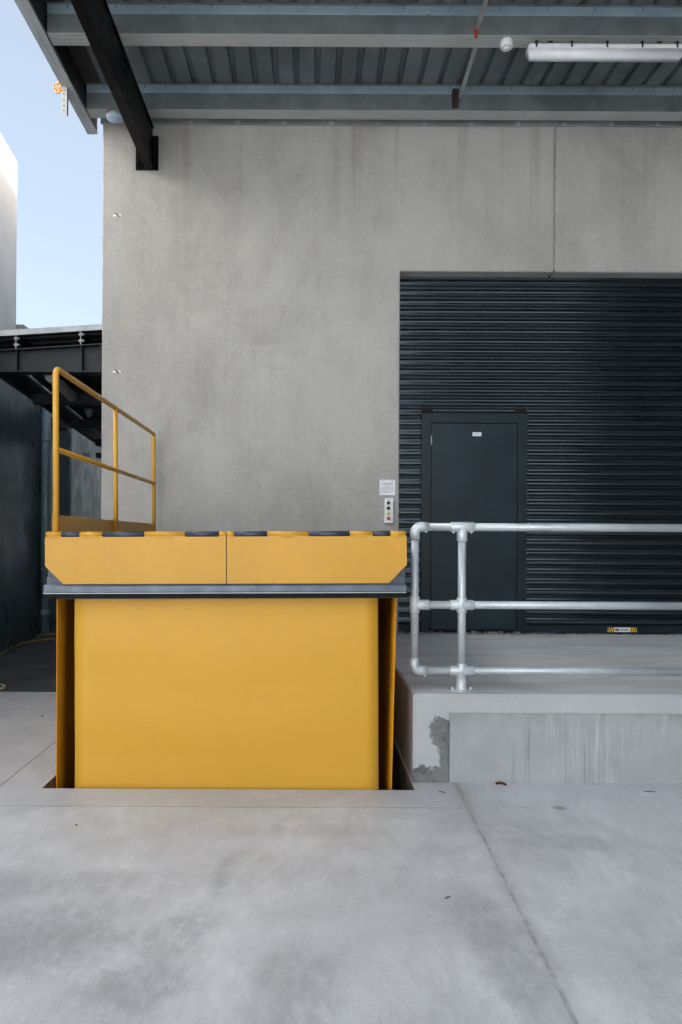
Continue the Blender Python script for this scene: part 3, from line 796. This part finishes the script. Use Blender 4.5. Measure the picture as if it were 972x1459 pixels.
# closing angle between last purlin and wall, with clips
ZA = at(400, 179, WALL).z
m = MB().box(CX0 + .05, CX1, WALL - .028, WALL - .004, ZA, ZF + .10).box(CX0 + .05, CX1, WALL - .045, WALL - .029, ZF + .08, ZF + .10)
fl = m.build('closing_flashing', M['strap'], ca)
x = at(270, 174, WALL).x
while x < CX1 - .1:
    sub(MB().box(x, x + .045, WALL - .040, WALL - .030, ZA - .006, ZF + .06, 0, .002), 'flashing_clip', M['barge'], fl, ca); x += .478
# barge capping on the open end
bo, bi = at(125, 190, 7.33).x, at(139.5, 190, 7.33).x
m = MB().prism([(bo, ZF - .005), (bi, ZF - .005), (bi, ZF + .02), (bi - .012, ZF + .02), (bi - .012, ZF + .003), (bo + .004, ZF + .003), (bo + .004, ZR + .09), (bo, ZR + .09)], 'y', CY0 - .05, 7.33)
m.prism([(bo + (bi - bo) * .42, ZF - .0075), (bo + (bi - bo) * .50, ZF - .0075), (bo + (bi - bo) * .50, ZF - .0053), (bo + (bi - bo) * .42, ZF - .0053)], 'y', CY0 - .05, 7.325)
bc = m.build('barge_capping', M['barge'], ca)
MB().box(bi - .004, bi + .004, CY0, 7.30, ZF + .021, ZR - .007).box(bi + .005, CX0 + .15, CY0, CY1, ZR - .004, ZR - .001).build('edge_flashing', M['bracket_dark'], ca)
MB().prism([(CY0 - .14, 5.80), (CY0 - .005, 5.80), (CY0 - .005, 6.0), (CY0 - .010, 6.0), (CY0 - .010, 5.805), (CY0 - .135, 5.805), (CY0 - .135, 6.02), (CY0 - .14, 6.02)], 'x', bi + .002, CX1).build('gutter', M['barge'], ca)
# black rafter and its wall plate
rx0 = at(209, 241, WALL - .02).x; rzb = at(209, 240, WALL - .02).z
rx1 = rx0 + .062
m = MB().box(rx0, rx1, CY0 + .02, WALL - .022, rzb, ZF - .006, 0, .003)
m.box(rx0 - .012, rx1 + .012, CY0 + .02, WALL - .023, ZF - .020, ZF - .0055).box(rx0 - .012, rx1 + .012, CY0 + .02, WALL - .023, rzb - .012, rzb - .0005)
rf_ = m.build('rafter', M['black'], ca)
p0, p1 = at(194, 243, WALL), at(226, 243, WALL); pt = at(222, 195, WALL)
m = MB().box(p0.x, p1.x, WALL - .021, WALL - .0005, p0.z, pt.z, 0, .002)
for s in (.02, .095): 
    for q in (.035, .075): m.tube([(p0.x + s * .6 + .01, WALL - .02, p0.z + q), (p0.x + s * .6 + .01, WALL - .04, p0.z + q)], .010, 6, smooth=False)
sub(m, 'mounting_plate', M['black'], rf_, ca)
# bridging bars between purlins
def bridge(pA, pB, w=.036):
    a, c = Vector(pA), Vector(pB); d = (c - a).normalized(); s = d.cross(Vector((0, 0, 1))).normalized() * w / 2; h = Vector((0, 0, 1)) * .004
    m = MB(); b = m.bm
    v = [b.verts.new(q + i * s + j * h) for q in (a, c) for i, j in ((-1, -1), (1, -1), (1, 1), (-1, 1))]
    for q in ((0, 1, 2, 3), (7, 6, 5, 4), (0, 4, 5, 1), (1, 5, 6, 2), (2, 6, 7, 3), (3, 7, 4, 0)): b.faces.new([v[i] for i in q])
    bmesh.ops.recalc_face_normals(b, faces=b.faces[:])
    return m.build('bridging_bar', M['strap'], ca)
A = at(677, 70, 6.03); B = at(655, 140, 6.89)
bA = bridge((A.x, 5.87, A.z + .02), (B.x, 6.893, B.z))
m = MB().box(B.x - .075, B.x - .015, 6.855, 6.898, B.z - .10, B.z + .075, 0, .003)
sub(m, 'bridging_cleat', M['bracket_dark'], bA, ca)
A2 = at(693, 0, 5.42); B2 = at(680, 42, 5.85)
dd = (B2 - A2); T = (4.83 - A2.y) / dd.y; P2 = A2 + dd * T
bB = bridge((P2.x, 4.83, min(P2.z, 6.0)), (B2.x, 5.852, B2.z))
q = at(679.5, 45, 5.85)
sub(MB().box(q.x - .018, q.x + .004, 5.838, 5.858, q.z - .05, q.z + .05, 0, .002), 'paint_mark', M['red_paint'], bB, ca)

# ------------------------------------------------------------------ things under the canopy
# batten light
BY = 5.93
a0, a1 = at(750, 75, BY), at(973, 75, BY); zb0 = at(860, 80.0, BY - .045).z; zt0 = at(860, 60.5, BY - .045).z
bl = empty('batten_light', ((a0.x + a1.x) / 2, BY, ZF - .01), 'long white weatherproof batten light under the canopy purlin', 'light fitting')
hgt = zt0 - zb0
m = MB().box(a0.x + .02, a1.x - .02, BY - .040, BY + .040, zt0 - hgt * .124, zt0 - .003, 0, .006); m.build('housing', M['white_plastic'], bl)
MB().box(a0.x + .06, a1.x - .06, BY - .020, BY + .020, zt0 - .0028, zt0 + .012).build('shadow_gap_strip', M['tblack'], bl)  # black strip standing in for the shadow gap above the housing
for x in (a0.x + .2, a1.x - .2):
    MB().box(x - .02, x + .02, BY - .012, BY + .012, zt0 + .0122, ZF - .0045).build('mounting_bracket', M['bracket_dark'], bl)
def taper(z0, z1, x0, x1, ix, y0, y1, iy, name, mat, par):
    m = MB(); b = m.bm
    lo = [b.verts.new(q) for q in ((x0 + ix, y0 + iy, z0), (x1 - ix, y0 + iy, z0), (x1 - ix, y1 - iy, z0), (x0 + ix, y1 - iy, z0))]
    hi = [b.verts.new(q) for q in ((x0, y0, z1), (x1, y0, z1), (x1, y1, z1), (x0, y1, z1))]
    b.faces.new(lo[::-1]); b.faces.new(hi)
    for i in range(4): b.faces.new((lo[i], lo[(i + 1) % 4], hi[(i + 1) % 4], hi[i]))
    m.bevel(.010, 3, 25)
    return m.build(name, mat, par, True)
taper(zb0, zt0 - hgt * .40, a0.x, a1.x, .03, BY - .045, BY + .045, .018, 'diffuser', M['diffuser'], bl)
MB().box(a0.x + .006, a1.x - .006, BY - .050, BY + .050, zt0 - hgt * .398, zt0 - hgt * .125, 0, .008).build('gasket_rim', M['white_plastic'], bl)
for px in (765, 815.5, 866, 916, 966):
    x = at(px, 66, BY - .06).x
    MB().box(x - .007, x + .007, BY - .057, BY - .050, zt0 - hgt * .38, zt0 + .006, 0, .002).box(x - .012, x + .012, BY - .056, BY - .040, zt0 - hgt * .06, zt0 + .008, 0, .002).build('clip', M['tblack'], bl)
# smoke detector
p = at(722, 66, 5.92)
sd = empty('smoke_detector', (p.x, 5.92, ZF - .005), 'small round white smoke detector on the canopy purlin', 'smoke detector')
dz = ZF - .006
MB().tube([(p.x, 5.92, dz), (p.x, 5.92, dz - .012), (p.x, 5.92, dz - .05), (p.x, 5.92, dz - .062)], [.050, .053, .053, .046], 28).build('base', M['white_plastic'], sd)
MB().tube([(p.x, 5.92, dz - .0625), (p.x, 5.92, dz - .07), (p.x, 5.92, dz - .075)], [.026, .024, .016], 22).build('sensor_head', M['diffuser'], sd)
# bulkhead lamp at the corner
p = at(164.5, 172, 6.97)
bh = empty('bulkhead_lamp', (p.x, 6.97, ZF - .006), 'round pale blue dome lamp in the corner under the eave', 'lamp')
MB().tube([(p.x, 6.97, ZF - .0055), (p.x, 6.97, ZF - .035), (p.x, 6.97, ZF - .045)], [.085, .09, .086], 32).build('base', M['strap'], bh)
m = MB(); zz = ZF - .0455
m.tube([(p.x, 6.97, zz), (p.x, 6.97, zz - .012), (p.x, 6.97, zz - .024), (p.x, 6.97, zz - .032), (p.x, 6.97, zz - .035)], [.092, .086, .066, .036, .008], 36)
m.build('dome', M['lamp_dome'], bh)
# steel hanger with orange hook outside the barge
HY = 6.55; hx_ = bo - .022
h0 = at(92, 131, HY); h1 = at(92, 163, HY)
hg = empty('hanging_bracket', (hx_, HY, h0.z), 'perforated steel channel with orange hook hanging outside the canopy edge', 'bracket')
w = .055; xc = at(91.5, 150, HY).x
m = MB().box(xc - w / 2, xc + w / 2, HY - .004, HY, h1.z, ZF + .10).box(xc + w / 2 - .004, xc + w / 2, HY + .0005, HY + .035, h1.z, ZF + .10).box(xc - w / 2, xc - w / 2 + .004, HY + .0005, HY + .035, h1.z + .02, ZF + .10)
m.box(xc + w / 2 - .003, bo - .0005, HY + .001, HY + .03, ZF + .03, ZF + .09)
ch = m.build('channel', M['strap'], hg)
for k in (.10, .40, .62, .83):
    z = h0.z + (h1.z - h0.z) * k
    sub(MB().tube([(xc, HY - .0035, z), (xc, HY - .006, z)], .0065, 10), 'bolt_hole', M['tblack'], ch, hg)
m = MB()
k1, k2 = at(79, 123, HY), at(82.5, 130, HY)
for k in (k1, k2):
    m.tube([k + Vector((.019 * math.cos(t), 0, .019 * math.sin(t))) for t in [i * math.pi / 8 for i in range(17)]], .0075, 8)
pa, pb, pc = at(86, 116, HY), at(86, 129, HY), at(93, 129.5, HY)
m.tube([k1 + Vector((.01, 0, .016)), pa, pa + Vector((.05, 0, 0))], .009, 8).tube([pa, pb], .009, 8).tube([k2 + Vector((.012, 0, .008)), pb, pc], .009, 8).tube([k1 + Vector((.016, 0, -.006)), pb], .008, 8)
m.build('hook', M['orange'], hg)

# ------------------------------------------------------------------ control panel + notice
cy = WALL
c0, c1 = at(547.5, 710, cy), at(559.5, 745.5, cy)
cp = empty('control_panel', ((c0.x + c1.x) / 2, WALL, c1.z), 'white push button control box on concrete wall beside the roller door', 'control panel')
cx = (c0.x + c1.x) / 2
hs = MB().box(c0.x, c1.x, WALL - .055, WALL - .0005, c1.z, c0.z, 0, .005).build('housing', M['panel_white'], cp)
for py, mt in ((716.5, 'navy'), (724, 'navy'), (731.5, 'green'), (738.5, 'red')):
    q = at(553.7, py, WALL - .06)
    m = MB().tube([(q.x, WALL - .0545, q.z), (q.x, WALL - .062, q.z)], .0185, 20, mi=1)
    m.tube([(q.x, WALL - .0615, q.z), (q.x, WALL - .070, q.z), (q.x, WALL - .073, q.z)], [.0165, .0165, .012], 20)
    m.build('push_button', [M[mt], M['navy'] if mt == 'navy' else M[mt]], cp)
MB().box(cx - .024, cx + .024, WALL - .0575, WALL - .0552, c0.z - .022, c0.z - .013).build('nameplate', M['print'], cp)
n0, n1 = at(541, 683.5, WALL), at(563, 705.5, WALL)
m = MB().box(n0.x, n1.x, WALL - .004, WALL - .0005, n1.z, n0.z)
W_ = n1.x - n0.x; H_ = n0.z - n1.z
for k, (a, c, hh) in enumerate(((.08, .3, .05), (.68, .92, .05), (.2, .84, .075), (.1, .9, .03), (.36, .66, .03), (.1, .9, .03), (.1, .9, .03), (.12, .88, .03), (.1, .9, .03), (.1, .8, .03))):
    z = n0.z - H_ * (.07 if k < 2 else (.16 + .085 * (k - 1)))
    x = n0.x + W_ * a
    while x < n0.x + W_ * c:
        e = min(x + W_ * rnd.uniform(.05, .14), n0.x + W_ * c)
        m.box(x, e, WALL - .0052, WALL - .0042, z - H_ * hh / 2, z + H_ * hh / 2, 1); x = e + W_ * .025
tag(m.build('paper_notice', [M['paper'], M['print']]), 'white printed notice sheet on concrete wall above the button box', 'notice')

# ------------------------------------------------------------------ unseen blocks added for shade, bounce light and reflections
sw = empty('shade_blocker', (7.2, 0, 0), 'unseen dark block added right of the yard to shade it', 'building')  # added to keep the low sun off the forecourt
MB().box(7.2, 16, -3, WALL - .01, 0, 10.0).build('wall', M['side_steel'], sw)
MB().box(7.1, 16.1, -3.1, WALL - .02, 10.002, 10.2).build('roof', M['sheet'], sw)

ob = empty('bounce_block', (-2, -12, 0), 'unseen pale block added behind the camera to bounce sunlight', 'warehouse')  # added out of view to throw sunlight back at wall and lift
MB().prism([(-22, -3), (-7, -3), (4, -16), (4, -36), (-22, -36)], 'z', 0, 10).build('wall', M['tilt'], ob)
MB().prism([(-22.1, -2.9), (-6.9, -2.9), (4.1, -15.9), (4.1, -36.1), (-22.1, -36.1)], 'z', 10.002, 10.3).build('roof', M['sheet'], ob)

ds = empty('reflection_blocker', (10, -17, 0), 'unseen tall shed at the far end of the yard', 'blocker')  # added out of view so the roller door mirrors something dark
MB().box(4.3, 24, -30, -17, 0, 12.5).build('wall', M['side_steel'], ds)
MB().box(4.25, 24.1, -30.1, -16.9, 12.502, 12.8).build('roof', M['sheet'], ds)

# ------------------------------------------------------------------ neighbour building and its side canopy
YW = .11
def nb(Y, off=0): return -4.05 - YW * (Y - 9.23) + off
ne = empty('neighbour_building', (nb(11), 11, 0), 'dark panel clad building on the left with white upper storey', 'building')
m = MB(); ZC = 4.1
def wallrun(mb, y0, y1, step, off, z0, z1, th=.25, gap=.008):
    y = y0
    while y < y1 - .01:
        e = min(y + step, y1)
        b = mb.bm
        P = [(nb(y + gap, off), y + gap), (nb(e, off), e), (nb(e, off) - th, e), (nb(y + gap, off) - th, y + gap)]
        mb.prism(P, 'z', z0, z1); y = e
    P = [(nb(y0, off - .012), y0), (nb(y1, off - .012), y1), (nb(y1, off - .012) - th * .5, y1), (nb(y0, off - .012) - th * .5, y0)]
    mb.prism(P, 'z', z0, z1 - .002)
wallrun(m, 5.5, 11.95, 1.18, 0, 0, ZC - .012)
wallrun(m, 11.96, 13.06, 1.2, -.45, 0, ZC - .012)
x0 = nb(13.07); m.box(x0 - .55, x0, 13.07, 13.2, 0, ZC - .012)
wallrun(m, 13.21, 22, 1.0, 0, 0, ZC - .012)
m.build('wall', M['clad_dark'], ne)
# upper white storey set back
ub = at(24, 277, 13.5); ut = at(24.5, 231, 13.5)
def nbu(Y): return ub.x - YW * (Y - 13.5)
m = MB(); y = 3.0
while y < 13.49:
    e = min(y + 1.05, 13.5)
    m.prism([(nbu(y + .006), y + .006), (nbu(e), e), (nbu(e) - .2, e), (nbu(y) - .2, y + .006)], 'z', ZC + .3, ut.z - .001); y = e
m.prism([(nbu(3) - .015, 3), (nbu(13.49) - .015, 13.49), (nbu(13.49) - 6, 13.49), (nbu(3) - 6, 3)], 'z', ZC + .1, ut.z - .05)
m.build('upper_storey', M['clad_white'], ne)
m = MB().prism([(nb(5.5) - .24, 5.5), (nb(22) - .24, 22), (nb(22) - 8, 22), (nb(5.5) - 8, 5.5)], 'z', ZC - .3, ZC + .05)
m.build('roof', M['side_light'], ne)
q0, q1 = at(24, 464, 13.6), at(36, 478, 13.6)
m = MB().box(q0.x, q1.x, 13.52, 13.9, q1.z - .15, q0.z).box(q1.x, q1.x + .2, 13.6, 13.8, q1.z - .15, at(40, 472, 13.6).z)
m.tube([(q1.x + .06, 13.7, q0.z - .06), (q1.x + .22, 13.7, q1.z - .02)], .018, 6)
m.build('roof_flashing', M['side_light'], ne)
# downpipe
dpx = at(65, 800, 11.2).x
m = MB().tube([(dpx, 11.2, .006), (dpx, 11.2, ZC - .05)], .072, 22).tube([(dpx, 11.2, .30), (dpx, 11.2, .31), (dpx, 11.2, .40), (dpx, 11.2, .41)], [.072, .080, .080, .072], 22)
dp = m.build('downpipe', M['clad_pipe'], ne)
for py in (627, 811):
    z = at(65, py, 11.2).z
    sub(MB().tube([(dpx, 11.2, z - .015), (dpx, 11.2, z + .015)], .077, 22).tube([(dpx - .06, 11.12, z), (dpx - .30, 11.0, z)], .010, 8), 'pipe_bracket', M['side_light'], dp, ne)
p = at(74, 604, 11.9)
MB().box(p.x - .05, p.x + .12, 11.8, 12.3, p.z - .06, p.z + .09, 0, .005).build('rainwater_head', M['tblack'], ne)
p = at(140, 649, 15.4)
MB().box(p.x - .03, p.x + .10, 15.3, 15.5, p.z - .05, p.z + .05, 0, .005).build('wall_bracket', M['tblack'], ne)

sc = empty('side_canopy', (-3, 7.35, 3.2), 'dark steel link canopy between warehouse and left building', 'canopy')
SB = 7.35
def rz(x): return at(143, 470, SB).z + .067 * (x - at(143, 470, SB).x)
xr = XL - .003
bxr = XL - .012
def bt(x): return at(143, 493.5, SB).z + .067 * (x - at(143, 470, SB).x)
bzb = at(70, 530.5, SB).z
xl = -3.42
m = MB(); b = m.bm
m.prism([(xl, bzb), (bxr, bzb), (bxr, bt(bxr)), (xl, bt(xl))], 'y', SB - .004, SB + .004)          # web
m.prism([(xl, bt(xl) - .001), (bxr, bt(bxr) - .001), (bxr, bt(bxr) + .010), (xl, bt(xl) + .010)], 'y', SB - .075, SB + .075)
m.box(xl, bxr, SB - .075, SB + .075, bzb - .012, bzb - .001)
bm_ = m.build('beam', M['side_steel'], sc)
sub(MB().box(bxr - .002 - .012, bxr - .002, SB - .070, SB - .0045, bzb + .001, bt(bxr) - .003), 'end_plate', M['side_steel'], bm_, sc)
for px in (27.5, 119):
    x = at(px, 520, SB).x
    for dx in (0, ):
        sub(MB().box(x - .006, x + .004, SB - .070, SB - .0045, bzb + .001, bt(x) - .003), 'stiffener', M['side_steel'], bm_, sc)
        # purlin running back, with its cleat and bolts on the beam
    pu = MB().box(x - .002, x + .002, SB - .06, 14.6, bt(x) + .012, rz(x) - .016).box(x + .0025, x + .07, SB - .06, 14.6, bt(x) + .012, bt(x) + .016).build('purlin', M['side_steel'], sc)
    mm = MB().box(x - .010, x - .0025, SB - .074, SB - .02, bt(x) + .0105, rz(x) - .02)
    sub(mm, 'cleat', M['side_light'], pu, sc)
    for f in (.28, .75):
        z = bt(x) + .01 + (rz(x) - bt(x) - .03) * f
        sub(MB().tube([(x - .03, SB - .066, z), (x + .03, SB - .066, z)], .009, 8).tube([(x - .022, SB - .066, z), (x - .0105, SB - .066, z)], .015, 6, smooth=False).tube([(x + .005, SB - .066, z), (x + .016, SB - .066, z)], .015, 6, smooth=False), 'bolt', M['side_light'], pu, sc)
# roof: sheet with ribs running across, edge capping in front
m = MB(); b = m.bm; y = SB - .08; pr = []
while y < 14.5:
    pr += [(y, 0), (y + .14, 0), (y + .155, .03), (y + .185, .03)]; y += .2
xa = xr; A = [b.verts.new((xa, yy, rz(xa) + z - .01)) for yy, z in pr]; B = [b.verts.new((nb(yy) + .45, yy, rz(nb(yy) + .45) + z - .01)) for yy, z in pr]
for i in range(len(pr) - 1): b.faces.new((A[i], A[i + 1], B[i + 1], B[i]))
m.build('roof_sheet', M['side_under'], sc)
m = MB().prism([(xl - .02, rz(xl - .02) - .030), (xr, rz(xr) - .030), (xr, rz(xr) + .028), (xl - .02, rz(xl - .02) + .028)], 'y', SB - .10, SB - .085)
m.build('front_capping', M['side_light'], sc)
m = MB()
for ya, yb in ((SB - .08, 14.7),):
    A0, B0 = nb(ya) + .42, nb(yb) + .42
    b = m.bm
    v = [b.verts.new(q) for q in ((A0 - .06, ya, 3.385), (A0 + .01, ya, 3.385), (A0 + .01, ya, 3.62), (A0 - .06, ya, 3.62), (B0 - .06, yb, 3.385), (B0 + .01, yb, 3.385), (B0 + .01, yb, 3.62), (B0 - .06, yb, 3.62))]
    for q in ((0, 1, 2, 3), (7, 6, 5, 4), (0, 4, 5, 1), (1, 5, 6, 2), (2, 6, 7, 3), (3, 7, 4, 0)): b.faces.new([v[i] for i in q])
m.build('eave_gutter', M['side_steel'], sc)
for yy in (9.2, 11.2, 13.4):
    MB().box(nb(yy) + .44, xr - .02, yy - .05, yy + .05, 3.30, 3.43).build('cross_beam', M['side_steel'], sc)
p = at(84, 536, 8.2); z1_ = 3.27
lg = empty('batten_light', (p.x, 8.7, z1_), 'grey weatherproof batten light under the dark side canopy', 'light fitting')
e0, e1 = at(73, 538, 8.0), at(98, 566, 9.2)
m = MB(); ax = (e1 - e0)
def loft(mb, a, c, prof_):
    b = mb.bm; a, c = Vector(a), Vector(c)
    A = [b.verts.new(a + Vector((u, 0, w_))) for u, w_ in prof_]; B = [b.verts.new(c + Vector((u, 0, w_))) for u, w_ in prof_]
    b.faces.new(A); b.faces.new(B[::-1]); n = len(A)
    for i in range(n): b.faces.new((A[i], A[(i + 1) % n], B[(i + 1) % n], B[i]))
    bmesh.ops.recalc_face_normals(b, faces=b.faces[:])
    return mb
zc_ = e0.z
loft(m, (e0.x, 8.0, zc_), (e1.x + .05, 9.25, zc_), [(-.06, .05), (-.075, .02), (-.06, -.02), (-.03, -.05), (.03, -.05), (.06, -.02), (.075, .02), (.06, .05)]).build('housing', M['side_light'], lg)
loft(MB(), (e0.x, 8.1, zc_), (e1.x + .05, 9.2, zc_), [(-.015, .051), (-.015, 3.55 - zc_), (.015, 3.55 - zc_), (.015, .051)]).build('hanger', M['side_steel'], lg)
p = at(127, 583, 11.0)
dm = MB().tube([(p.x, 11, 3.5), (p.x, 11, 3.44), (p.x, 11, p.z), (p.x, 11, p.z - .02)], [.03, .03, .075, .05], 18).build('ceiling_sensor', M['side_light'])
tag(dm, 'small round pale sensor hanging under the dark side canopy', 'sensor')

# ------------------------------------------------------------------ hoses and litter
def spline(pts, n=10):
    P = [Vector(p) for p in pts]; out = []
    for i in range(len(P) - 1):
        p0, p1, p2, p3 = P[max(i - 1, 0)], P[i], P[i + 1], P[min(i + 2, len(P) - 1)]
        for k in range(n):
            t = k / n
            out.append(.5 * ((2 * p1) + (-p0 + p2) * t + (2 * p0 - 5 * p1 + 4 * p2 - p3) * t * t + (-p0 + 3 * p1 - 3 * p2 + p3) * t ** 3))
    return out + [P[-1]]
def gz(px, py, z): 
    x, y = gpt(px, py); return Vector((x, y, z))
h1 = [gz(-14, 948, .018), gz(0, 931, .018), gz(15, 921, .018), gz(33, 913, .018), gz(50, 908, .018), gz(64, 905.5, .018), gz(85, 905, .018), gz(110, 906, .018)]
tag(MB().tube(spline(h1), .014, 10).build('hose', M['hose_y']), 'thin yellow hose on the asphalt, nearer the dark wall', 'hose', 'hoses on the asphalt')
h2 = [gz(-14, 946, .020), gz(0, 934.5, .018), gz(16, 925.5, .018), gz(34, 918, .018), gz(56, 914.5, .018), gz(80, 911.5, .018), gz(110, 909.5, .018)]
tag(MB().tube(spline(h2), .014, 10).build('hose', M['hose_y']), 'thin yellow hose on the asphalt, farther from the dark wall', 'hose', 'hoses on the asphalt')
h3 = [gz(-12, 977, .02), gz(-3, 977, .02), gz(3, 978.5, .02), gz(6.5, 980.5, .02), gz(5, 983, .02), gz(0, 984.5, .02), gz(-14, 986, .02)]
tag(MB().tube(spline(h3), .014, 10).build('hose', M['hose_t']), 'loop of tan hose lying at the front edge of the asphalt', 'hose')
# dead leaf
x, y = gpt(714, 1119)
m = MB(); b = m.bm; n = 9; rows = []
for i in range(n):
    t = i / (n - 1); w = .011 * math.sin(math.pi * min(1, t * 1.02 + .02)) ** .7 + .002
    rows.append([b.verts.new((x - .034 + .068 * t, y + s * w - .006 * t, .004 + .012 * abs(s) + .006 * math.sin(t * 4))) for s in (-1, -.5, 0, .5, 1)])
for i in range(n - 1):
    for k in range(4): b.faces.new((rows[i][k], rows[i + 1][k], rows[i + 1][k + 1], rows[i][k + 1]))
ret = bmesh.ops.solidify(b, geom=b.faces[:], thickness=.0015)
tag(m.build('dead_leaf', M['leaf_litter'], None, True), 'curled reddish brown dead leaf on the concrete at the dock foot', 'leaf')
def twig(px, py, L, ang, r, label):
    x, y = gpt(px, py); c, s = math.cos(ang), math.sin(ang)
    m = MB().tube([(x - L * c / 2, y - L * s / 2, r), (x, y + .003, r * 1.6), (x + L * c / 2, y + L * s / 2, r)], [r * .6, r, r * .5], 7)
    tag(m.build('twig', M['twig']), label, 'twig', 'twigs on the yard concrete')
twig(630, 1129.5, .045, -.7, .003, 'dark twig on the concrete beside the lift pit corner')
twig(926, 1128.5, .07, -.1, .0025, 'thin twig near the dock wall at the right edge')
twig(638, 1280, .03, .5, .003, 'short twig on open concrete left of the slab joint')
def pebble(px, py, r, label):
    x, y = gpt(px, py)
    m = MB().ball((x, y, r * .45), r, (1.2, .9, .6), 8)
    for v in m.bm.verts: v.co += Vector((rnd.uniform(-.2, .2) * r, rnd.uniform(-.2, .2) * r, rnd.uniform(-.12, .12) * r))
    tag(m.build('pebble', M['twig']), label, 'pebble', 'pebbles on the yard concrete')
pebble(109, 1176, .006, 'small dark pebble on the concrete in front of the lift')
pebble(60, 1021, .009, 'small dark pebble on the concrete left of the lift')

# ------------------------------------------------------------------ light, sky, camera
AZ, EL = R(100), R(20)
w = bpy.data.worlds.new("World"); scene.world = w; w.use_nodes = True
nt = w.node_tree; bg = nt.nodes['Background']; sky = nt.nodes.new('ShaderNodeTexSky')
sky.sky_type = 'NISHITA'; sky.sun_disc = False; sky.sun_elevation = EL; sky.sun_rotation = AZ
sky.air_density = .62; sky.dust_density = 5.5; sky.ozone_density = 0; sky.altitude = 20
veil = nt.nodes.new('ShaderNodeMix'); veil.data_type = 'RGBA'          # thin high cloud whitening the blue
veil.inputs[0].default_value = .52; nt.links.new(sky.outputs[0], veil.inputs[6]); veil.inputs[7].default_value = (1.02, 1.14, 1.12, 1)
nt.links.new(veil.outputs[2], bg.inputs[0]); bg.inputs[1].default_value = .10
sl = bpy.data.lights.new('sun', 'SUN'); sl.energy = 4.6; sl.angle = R(.5); sl.color = (1, .975, .93)
so = bpy.data.objects.new('sun', sl); C.objects.link(so)
sv = Vector((math.cos(EL) * math.sin(AZ), math.cos(EL) * math.cos(AZ), math.sin(EL)))
so.rotation_euler = sv.to_track_quat('Z', 'Y').to_euler(); so.location = (0, 0, 30)

cd = bpy.data.cameras.new('camera'); cam = bpy.data.objects.new('camera', cd); C.objects.link(cam)
cd.sensor_fit = 'AUTO'; cd.sensor_width = 36; cd.lens = F / 1459 * 36
cd.shift_x = (486 - VX) / 1459; cd.shift_y = (VY - 729.5) / 1459
cd.clip_start = .05; cd.clip_end = 2000
cam.location = (0, 0, EYE)
cam.matrix_world = Matrix.Translation((0, 0, EYE)) @ Matrix.Rotation(R(90), 4, 'X') @ Matrix.Rotation(ROLL, 4, 'Z')
scene.camera = cam
vs = scene.view_settings
vs.view_transform = 'Standard'; vs.look = 'None'; vs.gamma = 1; vs.use_curve_mapping = False
vs.exposure = 2.72
scene.render.engine = 'CYCLES'
scene.cycles.max_bounces = 10; scene.cycles.diffuse_bounces = 5
